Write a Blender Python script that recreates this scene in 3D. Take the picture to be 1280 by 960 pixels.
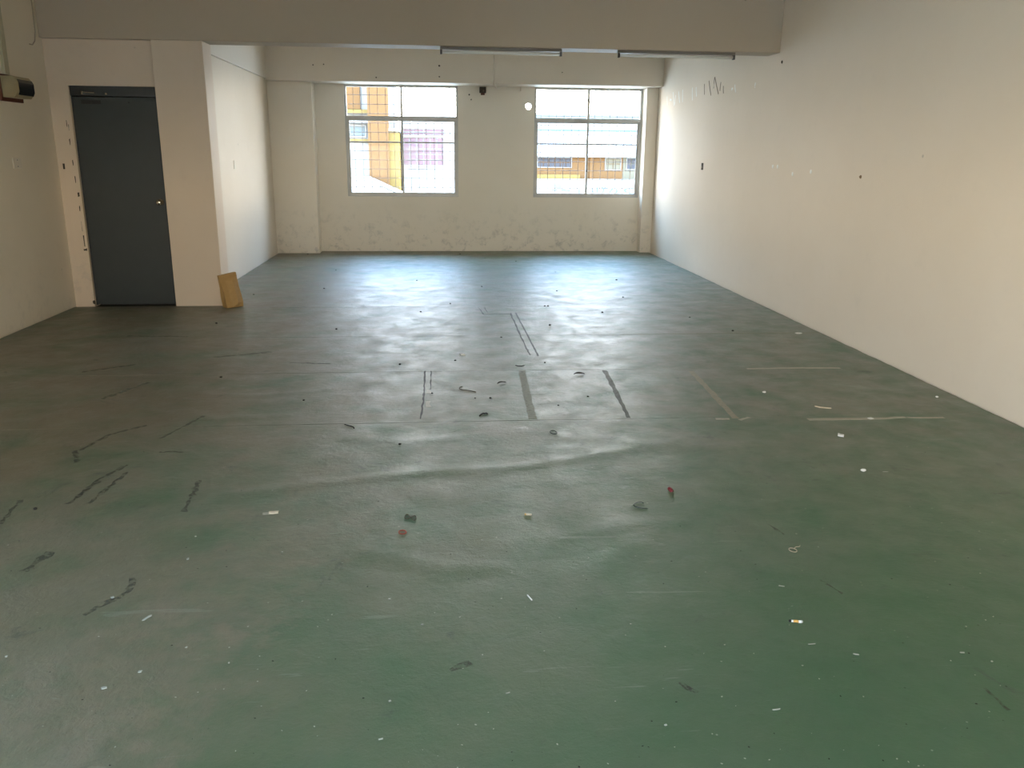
import bpy, bmesh, math, random
from mathutils import Vector, Matrix, noise
random.seed(7)
S = bpy.context.scene
for o in list(bpy.data.objects): bpy.data.objects.remove(o)
C = S.collection

# ---------------------------------------------------------------- camera
cam_d = bpy.data.cameras.new('camera'); cam = bpy.data.objects.new('camera', cam_d); C.objects.link(cam)
cam_d.sensor_fit = 'HORIZONTAL'; cam_d.sensor_width = 36.0; cam_d.lens = 29.3766
cam_d.clip_start = 0.05; cam_d.clip_end = 500
r = Vector((0.99622951, -0.08623867, 0.00946819)); u = Vector((0.01381027, 0.26537925, 0.96404519)); fw = Vector((0.08565064, 0.96027951, -0.26556962))
cam.matrix_world = Matrix(((r.x, u.x, -fw.x, 0), (r.y, u.y, -fw.y, 0), (r.z, u.z, -fw.z, 1.5), (0, 0, 0, 1)))
S.camera = cam

# ---------------------------------------------------------------- sky, sun, exposure
SKY = 26.5
w = bpy.data.worlds.new('sky'); S.world = w; w.use_nodes = True
nt = w.node_tree; nt.nodes.clear()
out = nt.nodes.new('ShaderNodeOutputWorld'); bg = nt.nodes.new('ShaderNodeBackground')
tc = nt.nodes.new('ShaderNodeTexCoord'); sx = nt.nodes.new('ShaderNodeSeparateXYZ'); rp = nt.nodes.new('ShaderNodeValToRGB')
rp.color_ramp.elements[0].position = 0.0; rp.color_ramp.elements[0].color = (1.0, 0.90, 0.74, 1)
rp.color_ramp.elements[1].position = 0.5; rp.color_ramp.elements[1].color = (0.38, 0.63, 1.0, 1)
nt.links.new(tc.outputs['Generated'], sx.inputs[0]); nt.links.new(sx.outputs['Z'], rp.inputs[0])
nt.links.new(rp.outputs[0], bg.inputs[0]); bg.inputs[1].default_value = SKY
nt.links.new(bg.outputs[0], out.inputs[0])

sd = bpy.data.lights.new('sun', 'SUN'); sun = bpy.data.objects.new('sun', sd); C.objects.link(sun)
sd.energy = 16.0; sd.angle = 0.01; sd.color = (1.0, 0.9, 0.76)
sun.rotation_euler = Vector((0.75, -0.12, 1.25)).to_track_quat('Z', 'Y').to_euler(); sun.location = (20, 20, 30)

S.view_settings.view_transform = 'Standard'; S.view_settings.look = 'None'
S.view_settings.exposure = 0.0; S.view_settings.gamma = 1.0; S.view_settings.use_curve_mapping = False

# ---------------------------------------------------------------- room dimensions (metres)
XR, XP, XL = 3.374, -2.452, -3.604        # right wall, far left wall, near left wall
YB, YF, YREAR = 13.41, 8.524, -2.2        # window wall, beam / door wall, wall behind
ZC, ZB = 3.2, 2.482                       # ceiling, beam undersides
W1 = (-1.382, 0.327, 0.842, 2.482); W2 = (1.503, 3.19, 0.842, 2.482)

def portal(x0, x1, z0, z1, y, into):
    d = bpy.data.lights.new('daylight_portal', 'AREA'); o = bpy.data.objects.new('daylight_portal', d); C.objects.link(o)
    d.shape = 'RECTANGLE'; d.size = x1-x0; d.size_y = z1-z0; d.energy = 1.0
    d.cycles.is_portal = True
    o.location = ((x0+x1)/2, y, (z0+z1)/2)
    o.rotation_euler = (math.radians(-90 if into < 0 else 90), 0, 0)
LW = (-1.95, 1.75, 1.0, 2.70)                # window in the near left wall (y0, y1, z0, z1)
RW = [(-2.7, -0.6, 0.7, 1.75), (0.3, 2.4, 0.7, 1.75)]   # windows in the wall behind
for a in RW: portal(*a, YREAR-0.3, 1)
portal(*W1, YB+0.3, -1); portal(*W2, YB+0.3, -1)
d = bpy.data.lights.new('daylight_portal', 'AREA'); o = bpy.data.objects.new('daylight_portal', d); C.objects.link(o)
d.shape = 'RECTANGLE'; d.size = LW[1]-LW[0]; d.size_y = LW[3]-LW[2]; d.cycles.is_portal = True
o.location = (XL-0.3, (LW[0]+LW[1])/2, (LW[2]+LW[3])/2); o.rotation_euler = (math.radians(90), 0, math.radians(-90))

# ---------------------------------------------------------------- materials
def N(nt, t, **k):
    n = nt.nodes.new(t)
    for a, b in k.items(): setattr(n, a, b)
    return n
def base_mat(name):
    m = bpy.data.materials.new(name); m.use_nodes = True; nt = m.node_tree
    return m, nt, nt.nodes['Principled BSDF'], N(nt, 'ShaderNodeNewGeometry').outputs['Position']
def noi(nt, pos, scale, detail=4, rough=0.55, stretch=None, dist=0.0):
    if stretch:
        mp = N(nt, 'ShaderNodeMapping'); mp.inputs['Scale'].default_value = stretch
        if len(stretch) == 4: pass
        nt.links.new(pos, mp.inputs[0]); pos = mp.outputs[0]
    n = N(nt, 'ShaderNodeTexNoise'); n.inputs['Scale'].default_value = scale; n.inputs['Detail'].default_value = detail
    n.inputs['Roughness'].default_value = rough; n.inputs['Distortion'].default_value = dist
    nt.links.new(pos, n.inputs['Vector']); return n.outputs['Fac']
def ramp(nt, v, a, b, ca=(0, 0, 0, 1), cb=(1, 1, 1, 1)):
    n = N(nt, 'ShaderNodeValToRGB'); e = n.color_ramp.elements
    e[0].position = a; e[0].color = ca; e[1].position = b; e[1].color = cb
    nt.links.new(v, n.inputs[0]); return n.outputs[0]
def mix(nt, f, a, b):
    n = N(nt, 'ShaderNodeMix', data_type='RGBA')
    for s, i in ((f, 0), (a, 6), (b, 7)):
        if isinstance(s, (int, float)): n.inputs[i].default_value = s
        elif isinstance(s, tuple): n.inputs[i].default_value = s if len(s) == 4 else (*s, 1)
        else: nt.links.new(s, n.inputs[i])
    return n.outputs[2]
def mul(nt, a, b, op='MULTIPLY'):
    n = N(nt, 'ShaderNodeMath', operation=op)
    for i, s in enumerate((a, b)):
        if isinstance(s, (int, float)): n.inputs[i].default_value = s
        else: nt.links.new(s, n.inputs[i])
    return n.outputs[0]
def bump(nt, p, h, strength, dist):
    n = N(nt, 'ShaderNodeBump'); n.inputs['Strength'].default_value = strength; n.inputs['Distance'].default_value = dist
    nt.links.new(h, n.inputs['Height']); nt.links.new(n.outputs[0], p.inputs['Normal'])

def simple(name, col, rough=0.6, metal=0.0, var=0.12, scale=20.0, bumps=0.0, spec=0.5):
    m, nt, p, pos = base_mat(name)
    n = noi(nt, pos, scale)
    d = tuple(c*(1-var) for c in col); l = tuple(min(1, c*(1+var)) for c in col)
    nt.links.new(mix(nt, n, d, l), p.inputs['Base Color'])
    p.inputs['Roughness'].default_value = rough; p.inputs['Metallic'].default_value = metal
    p.inputs['Specular IOR Level'].default_value = spec
    if bumps: bump(nt, p, n, bumps, 0.003)
    return m

def wall_mat(name, col, low_dirt=0.0, blotch=0.5):
    m, nt, p, pos = base_mat(name)
    big = noi(nt, pos, 0.9, 5, 0.6); mid = noi(nt, pos, 6.0, 6, 0.65)
    c = mix(nt, mul(nt, ramp(nt, big, 0.35, 0.7), blotch), col, tuple(x*y for x, y in zip(col, (0.93, 0.91, 0.87))))
    c = mix(nt, mul(nt, ramp(nt, mid, 0.58, 0.8), 0.5*blotch), c, tuple(x*0.84 for x in col))
    # scattered small marks: fillings and dark chips
    vo = N(nt, 'ShaderNodeTexVoronoi'); vo.inputs['Scale'].default_value = 3.1; nt.links.new(pos, vo.inputs['Vector'])
    sp = ramp(nt, vo.outputs['Distance'], 0.02, 0.045, (1, 1, 1, 1), (0, 0, 0, 1))
    gate = ramp(nt, noi(nt, pos, 1.7, 2), 0.55, 0.6)
    c = mix(nt, mul(nt, mul(nt, sp, gate), 0.55), c, tuple(x*0.45 for x in col))
    if low_dirt:
        sep = N(nt, 'ShaderNodeSeparateXYZ'); nt.links.new(pos, sep.inputs[0])
        hm = ramp(nt, sep.outputs['Z'], 0.0, 0.75, (1, 1, 1, 1), (0, 0, 0, 1))
        st = ramp(nt, noi(nt, pos, 9.0, 8, 0.7, dist=0.4), 0.52, 0.72)
        c = mix(nt, mul(nt, mul(nt, hm, st), low_dirt), c, (0.17, 0.16, 0.14))
    nt.links.new(c, p.inputs['Base Color'])
    p.inputs['Roughness'].default_value = 0.55; p.inputs['Specular IOR Level'].default_value = 0.35
    h = mix(nt, 0.35, noi(nt, pos, 3.0, 3), noi(nt, pos, 70.0, 3))
    bump(nt, p, h, 0.25, 0.01)
    return m

def floor_mat():
    m, nt, p, pos = base_mat('green_vinyl')
    big = noi(nt, pos, 0.55, 5, 0.6); mid = noi(nt, pos, 2.6, 7, 0.65, dist=0.3)
    fine = noi(nt, pos, 26.0, 8, 0.75)
    c = mix(nt, ramp(nt, big, 0.38, 0.66), (0.020, 0.094, 0.032), (0.032, 0.098, 0.043))
    sep = N(nt, 'ShaderNodeSeparateXYZ'); nt.links.new(pos, sep.inputs[0])
    ym = ramp(nt, mul(nt, sep.outputs['Y'], 0.1), 0.20, 0.50, (0.12, 0.12, 0.12, 1), (1, 1, 1, 1))
    c = mix(nt, mul(nt, mul(nt, ramp(nt, mid, 0.30, 0.62), ym), 0.74), c, (0.200, 0.176, 0.136))           # ground in dust, greyed with depth to paint in the floor's reflection
    # worn dusty trail on the left half of the room
    sep = N(nt, 'ShaderNodeSeparateXYZ'); nt.links.new(pos, sep.inputs[0])
    lm = ramp(nt, mul(nt, mul(nt, sep.outputs['X'], 0.18), 0.5, 'ADD'), 0.25, 0.70, (1, 1, 1, 1), (0, 0, 0, 1))
    c = mix(nt, mul(nt, mul(nt, lm, ramp(nt, noi(nt, pos, 1.3, 6, 0.65), 0.30, 0.56)), 0.74), c, (0.165, 0.130, 0.085))
    for cx, cy, rr_, k_ in ((-0.92, 2.25, 0.34, 0.85), (-0.78, 2.75, 0.26, 0.6), (-1.15, 1.95, 0.3, 0.6), (-0.6, 3.3, 0.3, 0.5)):
        vd = N(nt, 'ShaderNodeVectorMath', operation='DISTANCE'); nt.links.new(pos, vd.inputs[0]); vd.inputs[1].default_value = (cx, cy, 0)
        msk = ramp(nt, mul(nt, vd.outputs['Value'], mul(nt, noi(nt, pos, 5.0, 6, 0.7), 0.6, 'SUBTRACT'), 'ADD'), rr_*0.55, rr_*0.95, (1, 1, 1, 1), (0, 0, 0, 1))
        c = mix(nt, mul(nt, mul(nt, msk, ramp(nt, noi(nt, pos, 11.0, 6, 0.7), 0.36, 0.58)), k_*0.7), c, (0.170, 0.142, 0.092))
    # dark rubbed patches and streaky scuffs
    sc = ramp(nt, noi(nt, pos, 3.4, 6, 0.7, dist=0.9), 0.62, 0.70)
    c = mix(nt, mul(nt, sc, 0.62), c, (0.022, 0.032, 0.025))
    c = mix(nt, mul(nt, ramp(nt, fine, 0.56, 0.74), 0.40), c, (0.02, 0.028, 0.023))
    # pale scratches
    wv = ramp(nt, noi(nt, pos, 5.0, 3, 0.5, stretch=(0.5, 6.0, 1), dist=1.2), 0.70, 0.735)
    c = mix(nt, mul(nt, wv, 0.25), c, (0.26, 0.29, 0.25))
    # paint flecks
    for sc_, th, g in ((9.0, 0.035, 0.52), (21.0, 0.045, 0.56)):
        vo = N(nt, 'ShaderNodeTexVoronoi'); vo.inputs['Scale'].default_value = sc_; nt.links.new(pos, vo.inputs['Vector'])
        s = ramp(nt, vo.outputs['Distance'], th*0.6, th, (1, 1, 1, 1), (0, 0, 0, 1))
        gt = ramp(nt, noi(nt, pos, 2.1+sc_*0.1, 3), g, g+0.06)
        c = mix(nt, mul(nt, mul(nt, s, gt), 0.6), c, (0.34, 0.37, 0.32))
    nt.links.new(c, p.inputs['Base Color'])
    rr = N(nt, 'ShaderNodeMapRange'); nt.links.new(noi(nt, pos, 4.5, 6, 0.7), rr.inputs[0])
    rr.inputs[1].default_value = 0.3; rr.inputs[2].default_value = 0.7; rr.inputs[3].default_value = 0.36; rr.inputs[4].default_value = 0.58
    nt.links.new(rr.outputs[0], p.inputs['Roughness'])
    p.inputs['Specular IOR Level'].default_value = 0.85
    p.inputs['Sheen Weight'].default_value = 0.03; p.inputs['Sheen Roughness'].default_value = 0.45; p.inputs['Sheen Tint'].default_value = (1.0, 0.90, 0.80, 1)
    h = mix(nt, 0.42, noi(nt, pos, 9.0, 7, 0.68, dist=0.5), fine)
    bump(nt, p, h, 0.55, 0.012)
    return m

def glass_mat():
    m = bpy.data.materials.new('window_glass'); m.use_nodes = True; nt = m.node_tree; nt.nodes.clear()
    o = N(nt, 'ShaderNodeOutputMaterial'); t = N(nt, 'ShaderNodeBsdfTransparent'); g = N(nt, 'ShaderNodeBsdfGlossy'); mx = N(nt, 'ShaderNodeMixShader')
    g.inputs['Roughness'].default_value = 0.03; t.inputs[0].default_value = (0.95, 0.96, 0.95, 1)
    f = N(nt, 'ShaderNodeFresnel'); f.inputs[0].default_value = 1.12
    nt.links.new(f.outputs[0], mx.inputs[0]); nt.links.new(t.outputs[0], mx.inputs[1]); nt.links.new(g.outputs[0], mx.inputs[2]); nt.links.new(mx.outputs[0], o.inputs[0])
    return m

PAINT = (0.80, 0.69, 0.565)
M = dict(
    wall=wall_mat('cream_wall_paint', PAINT), wall_dirty=wall_mat('stained_wall_paint', (0.90, 0.815, 0.705), 0.55),
    wall_left=wall_mat('left_wall_paint', (0.84, 0.74, 0.60), 0.18), infill=wall_mat('warm_patch_paint', (0.76, 0.61, 0.47), 0.35, 0.8), beam=wall_mat('beam_paint', (0.80, 0.705, 0.595)),
    column=wall_mat('column_paint', (0.76, 0.615, 0.48)), front_beam=wall_mat('shaded_beam_paint', (0.52, 0.425, 0.32)), floor=floor_mat(), slab=simple('dark_concrete', (0.07, 0.065, 0.055), 0.9, var=0.3), glass=glass_mat(),  # front_beam colour darkened partly to paint in the beam's dimmer light
    alu=simple('dull_aluminium', (0.52, 0.50, 0.47), 0.45, 0.25, 0.08), bar=simple('rusty_bar', (0.16, 0.11, 0.08), 0.7),
    door=simple('slate_door_paint', (0.038, 0.044, 0.043), 0.45, var=0.12, scale=9), doorframe=simple('dark_frame_paint', (0.04, 0.042, 0.04), 0.5, var=0.2),
    steel=simple('worn_steel', (0.55, 0.5, 0.42), 0.25, 1.0), darkmetal=simple('dark_metal', (0.035, 0.033, 0.03), 0.45, 0.4),
    batten=simple('batten_enamel', (0.20, 0.175, 0.14), 0.4, 0.0, 0.06), tube=simple('opal_tube', (0.92, 0.90, 0.84), 0.15, 0.0, 0.02), cap=simple('grey_socket', (0.07, 0.055, 0.045), 0.5),
    cream_plastic=simple('cream_plastic', (0.36, 0.29, 0.16), 0.5), black_plastic=simple('smoked_cover', (0.008, 0.009, 0.014), 0.2), redwood=simple('red_brown_board', (0.11, 0.028, 0.012), 0.6, var=0.3),
    pvc=simple('aged_pvc', (0.50, 0.45, 0.31), 0.5), whiteplastic=simple('white_plastic', (0.76, 0.67, 0.55), 0.55),
    kraft=simple('kraft_paper', (0.47, 0.28, 0.10), 0.7, var=0.12, scale=35, bumps=0.3), tape_tan=simple('tan_tape_residue', (0.165, 0.172, 0.108), 0.6, var=0.45, scale=45),
    tape_dark=simple('dark_tape_residue', (0.070, 0.078, 0.055), 0.6, var=0.45, scale=45), tape_pale=simple('pale_tape', (0.36, 0.33, 0.26), 0.55, var=0.25, scale=30),
    tape_beige=simple('beige_tape_residue', (0.27, 0.245, 0.175), 0.6, var=0.4, scale=45), tape_line=simple('grime_line', (0.035, 0.036, 0.03), 0.6, var=0.4, scale=60), scuff=simple('rubber_scuff', (0.070, 0.074, 0.058), 0.5, var=0.35, scale=30),
    olive=simple('olive_rubber', (0.06, 0.052, 0.026), 0.5), red=simple('red_rubber', (0.30, 0.045, 0.022), 0.5), green=simple('dark_green_rubber', (0.012, 0.03, 0.02), 0.5), black=simple('black_rubber', (0.012, 0.012, 0.011), 0.6),
    pale_band=simple('pale_rubber', (0.5, 0.42, 0.32), 0.5), dirt=simple('dark_dirt', (0.018, 0.016, 0.013), 0.9), leaf=simple('dry_leaf', (0.045, 0.042, 0.03), 0.8),
    scratch=simple('pale_scratch', (0.15, 0.18, 0.15), 0.6), flake=simple('dusty_flake', (0.42, 0.42, 0.37), 0.8), paper=simple('white_paper', (0.75, 0.74, 0.70), 0.8), tan=simple('tan_filter', (0.62, 0.36, 0.10), 0.8), cork=simple('beige_card', (0.62, 0.52, 0.38), 0.8), redbit=simple('maroon_plastic', (0.16, 0.015, 0.02), 0.5),
    streak=simple('white_glue', (0.90, 0.88, 0.83), 0.4), brown=simple('brown_glue', (0.24, 0.165, 0.10), 0.6), chip=simple('dark_chip', (0.06, 0.045, 0.03), 0.8),
    ext_white=simple('white_render', (0.20, 0.20, 0.195), 0.9, scale=2, spec=0.0), ext_orange=simple('orange_render', (0.100, 0.056, 0.026), 0.9, scale=2, spec=0.0), ext_yellow=simple('yellow_render', (0.135, 0.096, 0.036), 0.9, scale=2, spec=0.0), ext_cream=simple('cream_render', (0.100, 0.090, 0.066), 0.9, scale=2, spec=0.0),
    ext_glass=simple('grey_louvre_glass', (0.046, 0.046, 0.052), 0.9, spec=0.0), ext_blue=simple('pale_blue_glass', (0.105, 0.125, 0.130), 0.9, spec=0.0), ext_pink=simple('rose_shutter', (0.118, 0.076, 0.086), 0.9, spec=0.0), ext_roof=simple('metal_roof', (0.20, 0.20, 0.20), 0.9, scale=1, spec=0.0), ext_gutter=simple('blue_gutter', (0.07, 0.11, 0.16), 0.9, spec=0.0),
    asphalt=simple('pale_paving', (0.42, 0.39, 0.34), 0.9, scale=1), car=simple('white_car_paint', (0.75, 0.75, 0.75), 0.25, scale=1), tyre=simple('tyre', (0.02, 0.02, 0.02), 0.8),
)

def broken_alpha(m, scale, a, b):
    nt = m.node_tree; p = nt.nodes['Principled BSDF']; g = N(nt, 'ShaderNodeNewGeometry').outputs['Position']
    nt.links.new(ramp(nt, noi(nt, g, scale, 6, 0.7), a, b), p.inputs['Alpha'])
broken_alpha(M['scuff'], 38.0, 0.40, 0.62); broken_alpha(M['tape_line'], 55.0, 0.34, 0.46); broken_alpha(M['tape_tan'], 42.0, 0.28, 0.44); broken_alpha(M['tape_dark'], 42.0, 0.32, 0.48)
# ---------------------------------------------------------------- helpers
def BM(): return bmesh.new()
def box(bm, x0, x1, y0, y1, z0, z1, bev=0.0):
    g = bmesh.ops.create_cube(bm, size=1.0); vs = g['verts']
    for v in vs: v.co = Vector(((x0+x1)/2+v.co.x*(x1-x0), (y0+y1)/2+v.co.y*(y1-y0), (z0+z1)/2+v.co.z*(z1-z0)))
    if bev:
        es = list({e for v in vs for e in v.link_edges})
        bmesh.ops.bevel(bm, geom=es, offset=bev, segments=2, affect='EDGES', profile=0.5)
    return bm
def cyl(bm, a, b, r0, r1=None, seg=12):
    a, b = Vector(a), Vector(b); d = b-a
    mt = Matrix.Translation((a+b)/2) @ d.to_track_quat('Z', 'Y').to_matrix().to_4x4()
    bmesh.ops.create_cone(bm, cap_ends=True, segments=seg, radius1=r0, radius2=r0 if r1 is None else r1, depth=d.length, matrix=mt)
    return bm
def lathe(bm, c, axis, prof, seg=16):
    c, axis = Vector(c), Vector(axis).normalized(); q = axis.to_track_quat('Z', 'Y')
    rings = []
    for rad, h in prof:
        rings.append([bm.verts.new(c+q @ Vector((rad*math.cos(2*math.pi*k/seg), rad*math.sin(2*math.pi*k/seg), h))) for k in range(seg)])
    for A, B in zip(rings, rings[1:]):
        for k in range(seg): bm.faces.new((A[k], A[(k+1) % seg], B[(k+1) % seg], B[k]))
    bm.faces.new(rings[0][::-1]); bm.faces.new(rings[-1])
    return bm
def tube(bm, pts, rad, closed=False, seg=6):
    pts = [Vector(p) for p in pts]; n = len(pts); rings = []
    for i, p in enumerate(pts):
        a = pts[(i-1) % n] if closed or i > 0 else p; b = pts[(i+1) % n] if closed or i < n-1 else p
        t = (b-a).normalized(); s = t.cross(Vector((0, 0, 1)))
        s = s.normalized() if s.length > 1e-4 else Vector((1, 0, 0)); v = s.cross(t)
        rings.append([bm.verts.new(p+s*rad*math.cos(2*math.pi*k/seg)+v*rad*math.sin(2*math.pi*k/seg)) for k in range(seg)])
    for i in range(n if closed else n-1):
        A, B = rings[i], rings[(i+1) % n]
        for k in range(seg): bm.faces.new((A[k], A[(k+1) % seg], B[(k+1) % seg], B[k]))
    if not closed: bm.faces.new(rings[0][::-1]); bm.faces.new(rings[-1])
    return bm
def wloc(o):
    v = Vector((0, 0, 0))
    while o: v += o.location; o = o.parent
    return v
def obj(name, bm, mat, parent=None, smooth=False, keep=False):
    bmesh.ops.recalc_face_normals(bm, faces=bm.faces)
    me = bpy.data.meshes.new(name)
    if parent: off = wloc(parent)
    elif keep: off = Vector((0, 0, 0))
    else:
        xs = [v.co for v in bm.verts]
        off = Vector(((min(v.x for v in xs)+max(v.x for v in xs))/2, (min(v.y for v in xs)+max(v.y for v in xs))/2, min(v.z for v in xs)))
    bmesh.ops.translate(bm, verts=bm.verts, vec=-off)
    bm.to_mesh(me); bm.free(); me.materials.append(M[mat])
    if smooth: me.polygons.foreach_set('use_smooth', [True]*len(me.polygons))
    o = bpy.data.objects.new(name, me); C.objects.link(o)
    if parent: o.parent = parent
    else: o.location = off
    return o
def tag(o, label, cat, group=None):
    o['label'] = label; o['category'] = cat
    if group: o['group'] = group
    return o
def thing(name, loc, label=None, cat=None, group=None):
    o = bpy.data.objects.new(name, None); C.objects.link(o); o.location = loc; o.empty_display_size = 0.1
    if label: tag(o, label, cat, group)
    return o
def struct(o, label=None):
    o['kind'] = 'structure'
    if label: o['label'] = label
    return o

# ---------------------------------------------------------------- floor: slab + vinyl sheets
RIDGES = [([(-0.95, 3.60), (-0.759, 3.657), (-0.423, 3.754), (-0.123, 3.818), (0.189, 3.841), (0.43, 3.88), (0.73, 3.987), (0.95, 4.08)], 0.0075, 0.045),
          ([(-0.32, 3.001), (-0.162, 2.924), (0.02, 2.835), (0.2, 2.848)], 0.006, 0.05),
          ([(2.492, 4.81), (2.683, 4.584), (2.873, 4.315)], 0.005, 0.03), ([(2.669, 4.749), (2.756, 4.579), (2.90, 4.203)], 0.005, 0.03),
          ([(2.60, 5.33), (2.96, 5.095), (3.221, 4.84)], 0.004, 0.03), ([(-1.6, 5.3), (-1.15, 5.22), (-0.7, 5.35)], 0.004, 0.03),
          ([(-1.9, 5.0), (-1.3, 4.75), (-0.9, 4.8)], 0.004, 0.03), ([(0.45, 3.05), (0.75, 3.2), (1.1, 3.18)], 0.004, 0.04),
          ([(-0.5, 4.35), (-0.2, 4.28), (0.1, 4.33)], 0.004, 0.035), ([(1.0, 4.2), (1.35, 4.1), (1.7, 4.15)], 0.003, 0.05)]
def segd(x, y, pts):
    best = 9.0
    for (ax, ay), (bx, by) in zip(pts, pts[1:]):
        dx, dy = bx-ax, by-ay; t = max(0, min(1, ((x-ax)*dx+(y-ay)*dy)/(dx*dx+dy*dy)))
        d = math.hypot(x-ax-t*dx, y-ay-t*dy); best = min(best, d)
    return best
def fz(x, y):
    h = 0.0024*noise.noise((x*1.1, y*1.7, 3.1))+0.0012*noise.noise((x*3.3, y*5.0, 7.7))
    if y > 1.0:
        for pts, a, wd in RIDGES:
            if min(p[0] for p in pts)-0.2 < x < max(p[0] for p in pts)+0.2 and min(p[1] for p in pts)-0.2 < y < max(p[1] for p in pts)+0.2:
                h += a*math.exp(-(segd(x, y, pts)/wd)**2)
    return h
floor = struct(obj('floor', box(BM(), XL-0.2, XR+0.2, YREAR-0.2, YB+0.2, -0.2, -0.016), 'slab', keep=True), 'floor of the empty hall under worn green vinyl')
SEAMS = [YREAR+0.01, 4.62, 5.79, 6.99, 8.40, YB-0.012]
for k, (ya, yb) in enumerate(zip(SEAMS, SEAMS[1:])):
    ya += 0.0011; yb -= 0.0011
    ys = []
    y = ya
    while y < yb-0.02: ys.append(y); y += 0.16 if y < 1.2 else 0.036
    ys.append(yb)
    bm = BM(); rows = []
    nx = 190
    for y in ys:
        xa = XL+0.012
        if y > YF+0.02: xa = XP+0.012
        xb = XR-0.010-0.014*(0.5+0.5*noise.noise((y*6.0, 1.3, 0)))-0.006*noise.noise((y*23.0, 4.3, 0))
        xa += 0.010*(0.5+0.5*noise.noise((y*7.0, 9.3, 0)))
        row = []
        for i in range(nx+1):
            x = xa+(xb-xa)*i/nx
            e = min(y-ya, yb-y); lift = 0.0007*math.exp(-(e/0.02)**2)*(0.5+noise.noise((x*2.0, y, 5))) if k else 0
            row.append(bm.verts.new((x, y, fz(x, y)+lift)))
        rows.append(row)
    for A, B in zip(rows, rows[1:]):
        for i in range(nx): bm.faces.new((A[i], A[i+1], B[i+1], B[i]))
    # skirt
    be = [e for e in bm.edges if e.is_boundary]
    for e in be: e.smooth = False
    ex = bmesh.ops.extrude_edge_only(bm, edges=be)
    for v in [g for g in ex['geom'] if isinstance(g, bmesh.types.BMVert)]: v.co.z = -0.018
    o = obj('vinyl_sheet', bm, 'floor', floor, smooth=True)

# ---------------------------------------------------------------- walls, beams, columns
def slab_with_holes(x0, x1, z0, z1, y0, y1, holes, rounds=()):
    bm = BM(); loops = [[(x0, z0), (x1, z0), (x1, z1), (x0, z1)]]
    loops += [[(a, c), (b, c), (b, d), (a, d)] for a, b, c, d in holes]
    for cx, cz, rr in rounds: loops.append([(cx+rr*(1+0.08*math.sin(3*t))*math.cos(t), cz+rr*math.sin(t)) for t in [2*math.pi*k/18 for k in range(18)]])
    es = []
    for L in loops:
        vs = [bm.verts.new((x, y0, z)) for x, z in L]
        es += [bm.edges.new((vs[i], vs[(i+1) % len(vs)])) for i in range(len(vs))]
    bmesh.ops.triangle_fill(bm, edges=es, use_beauty=True, use_dissolve=False)
    ex = bmesh.ops.extrude_face_region(bm, geom=list(bm.faces))
    bmesh.ops.translate(bm, verts=[g for g in ex['geom'] if isinstance(g, bmesh.types.BMVert)], vec=(0, y1-y0, 0))
    return bm
def slab_along_y():
    bm = slab_with_holes(YREAR, YF+0.3, -0.15, ZC, 0.0, 0.2, [LW])
    for v in bm.verts: v.co = Vector((XL-0.2+v.co.y, v.co.x, v.co.z))
    return bm
struct(obj('wall_back', slab_with_holes(XP-0.2, XR+0.2, -0.15, ZC, YB, YB+0.18, [W1, W2], [(1.412, 2.205, 0.05)]), 'wall_dirty', keep=True), 'stained window wall with a round hole through it')
wr = struct(obj('wall_right', box(BM(), XR, XR+0.2, YREAR, YB, -0.15, ZC), 'wall', keep=True), 'long cream painted wall with glue streaks')
wl = struct(obj('wall_left', slab_along_y(), 'wall_left', keep=True), 'cream wall carrying the fuse box')
wa = struct(obj('wall_alcove', box(BM(), XP-0.15, XP, YF+0.28, YB, -0.15, ZC), 'wall', keep=True), 'white side wall of the far bay')
struct(obj('wall_rear', slab_with_holes(XL-0.2, XR+0.2, -0.15, ZC, YREAR-0.2, YREAR, RW), 'wall', keep=True), 'cream wall with two low windows facing the window wall')
struct(obj('wall_backing', box(BM(), XL, -2.6, YF+0.2, YF+0.3, -0.15, ZC), 'slab', keep=True), 'dark backing wall added behind the grey door')  # unseen backing, added to stop sky light leaking past the door
bm = BM(); box(bm, XL, -3.424, YF+0.062, YF+0.2, -0.15, ZB); box(bm, -3.424, -2.62, YF+0.062, YF+0.2, 2.077, ZB)
we = struct(obj('wall_entrance', bm, 'infill', keep=True), 'recessed warm toned wall panel around the door')
struct(obj('ceiling', box(BM(), XL-0.2, XR+0.2, YREAR-0.2, YB+0.18, ZC, ZC+0.15), 'beam', keep=True), 'cream painted ceiling')
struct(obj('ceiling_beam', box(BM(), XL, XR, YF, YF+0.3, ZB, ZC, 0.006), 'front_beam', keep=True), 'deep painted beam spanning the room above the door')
struct(obj('ceiling_beam', box(BM(), XP, XR, 12.94, YB, ZB+0.004, ZC, 0.006), 'beam', keep=True), 'deep painted beam above the two barred windows')
struct(obj('ceiling_beam', box(BM(), XP, XP+0.035, YF+0.3, 12.94, ZB+0.025, ZC, 0.004), 'beam', keep=True), 'shallow ledge along the side wall of the far bay')
struct(obj('column', box(BM(), -2.62, -2.155, YF, YF+0.3, -0.1, ZB, 0.005), 'column', keep=True), 'cream painted column between the grey door and the far bay')
struct(obj('column', box(BM(), XP, -1.815, 13.12, YB, -0.1, ZB+0.004, 0.005), 'wall_dirty', keep=True), 'wide pilaster in the far corner beside the window')
struct(obj('column', box(BM(), 3.198, XR, 13.2, YB, -0.1, ZB+0.004, 0.005), 'wall_dirty', keep=True), 'narrow pilaster between the window and the long wall')
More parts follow.
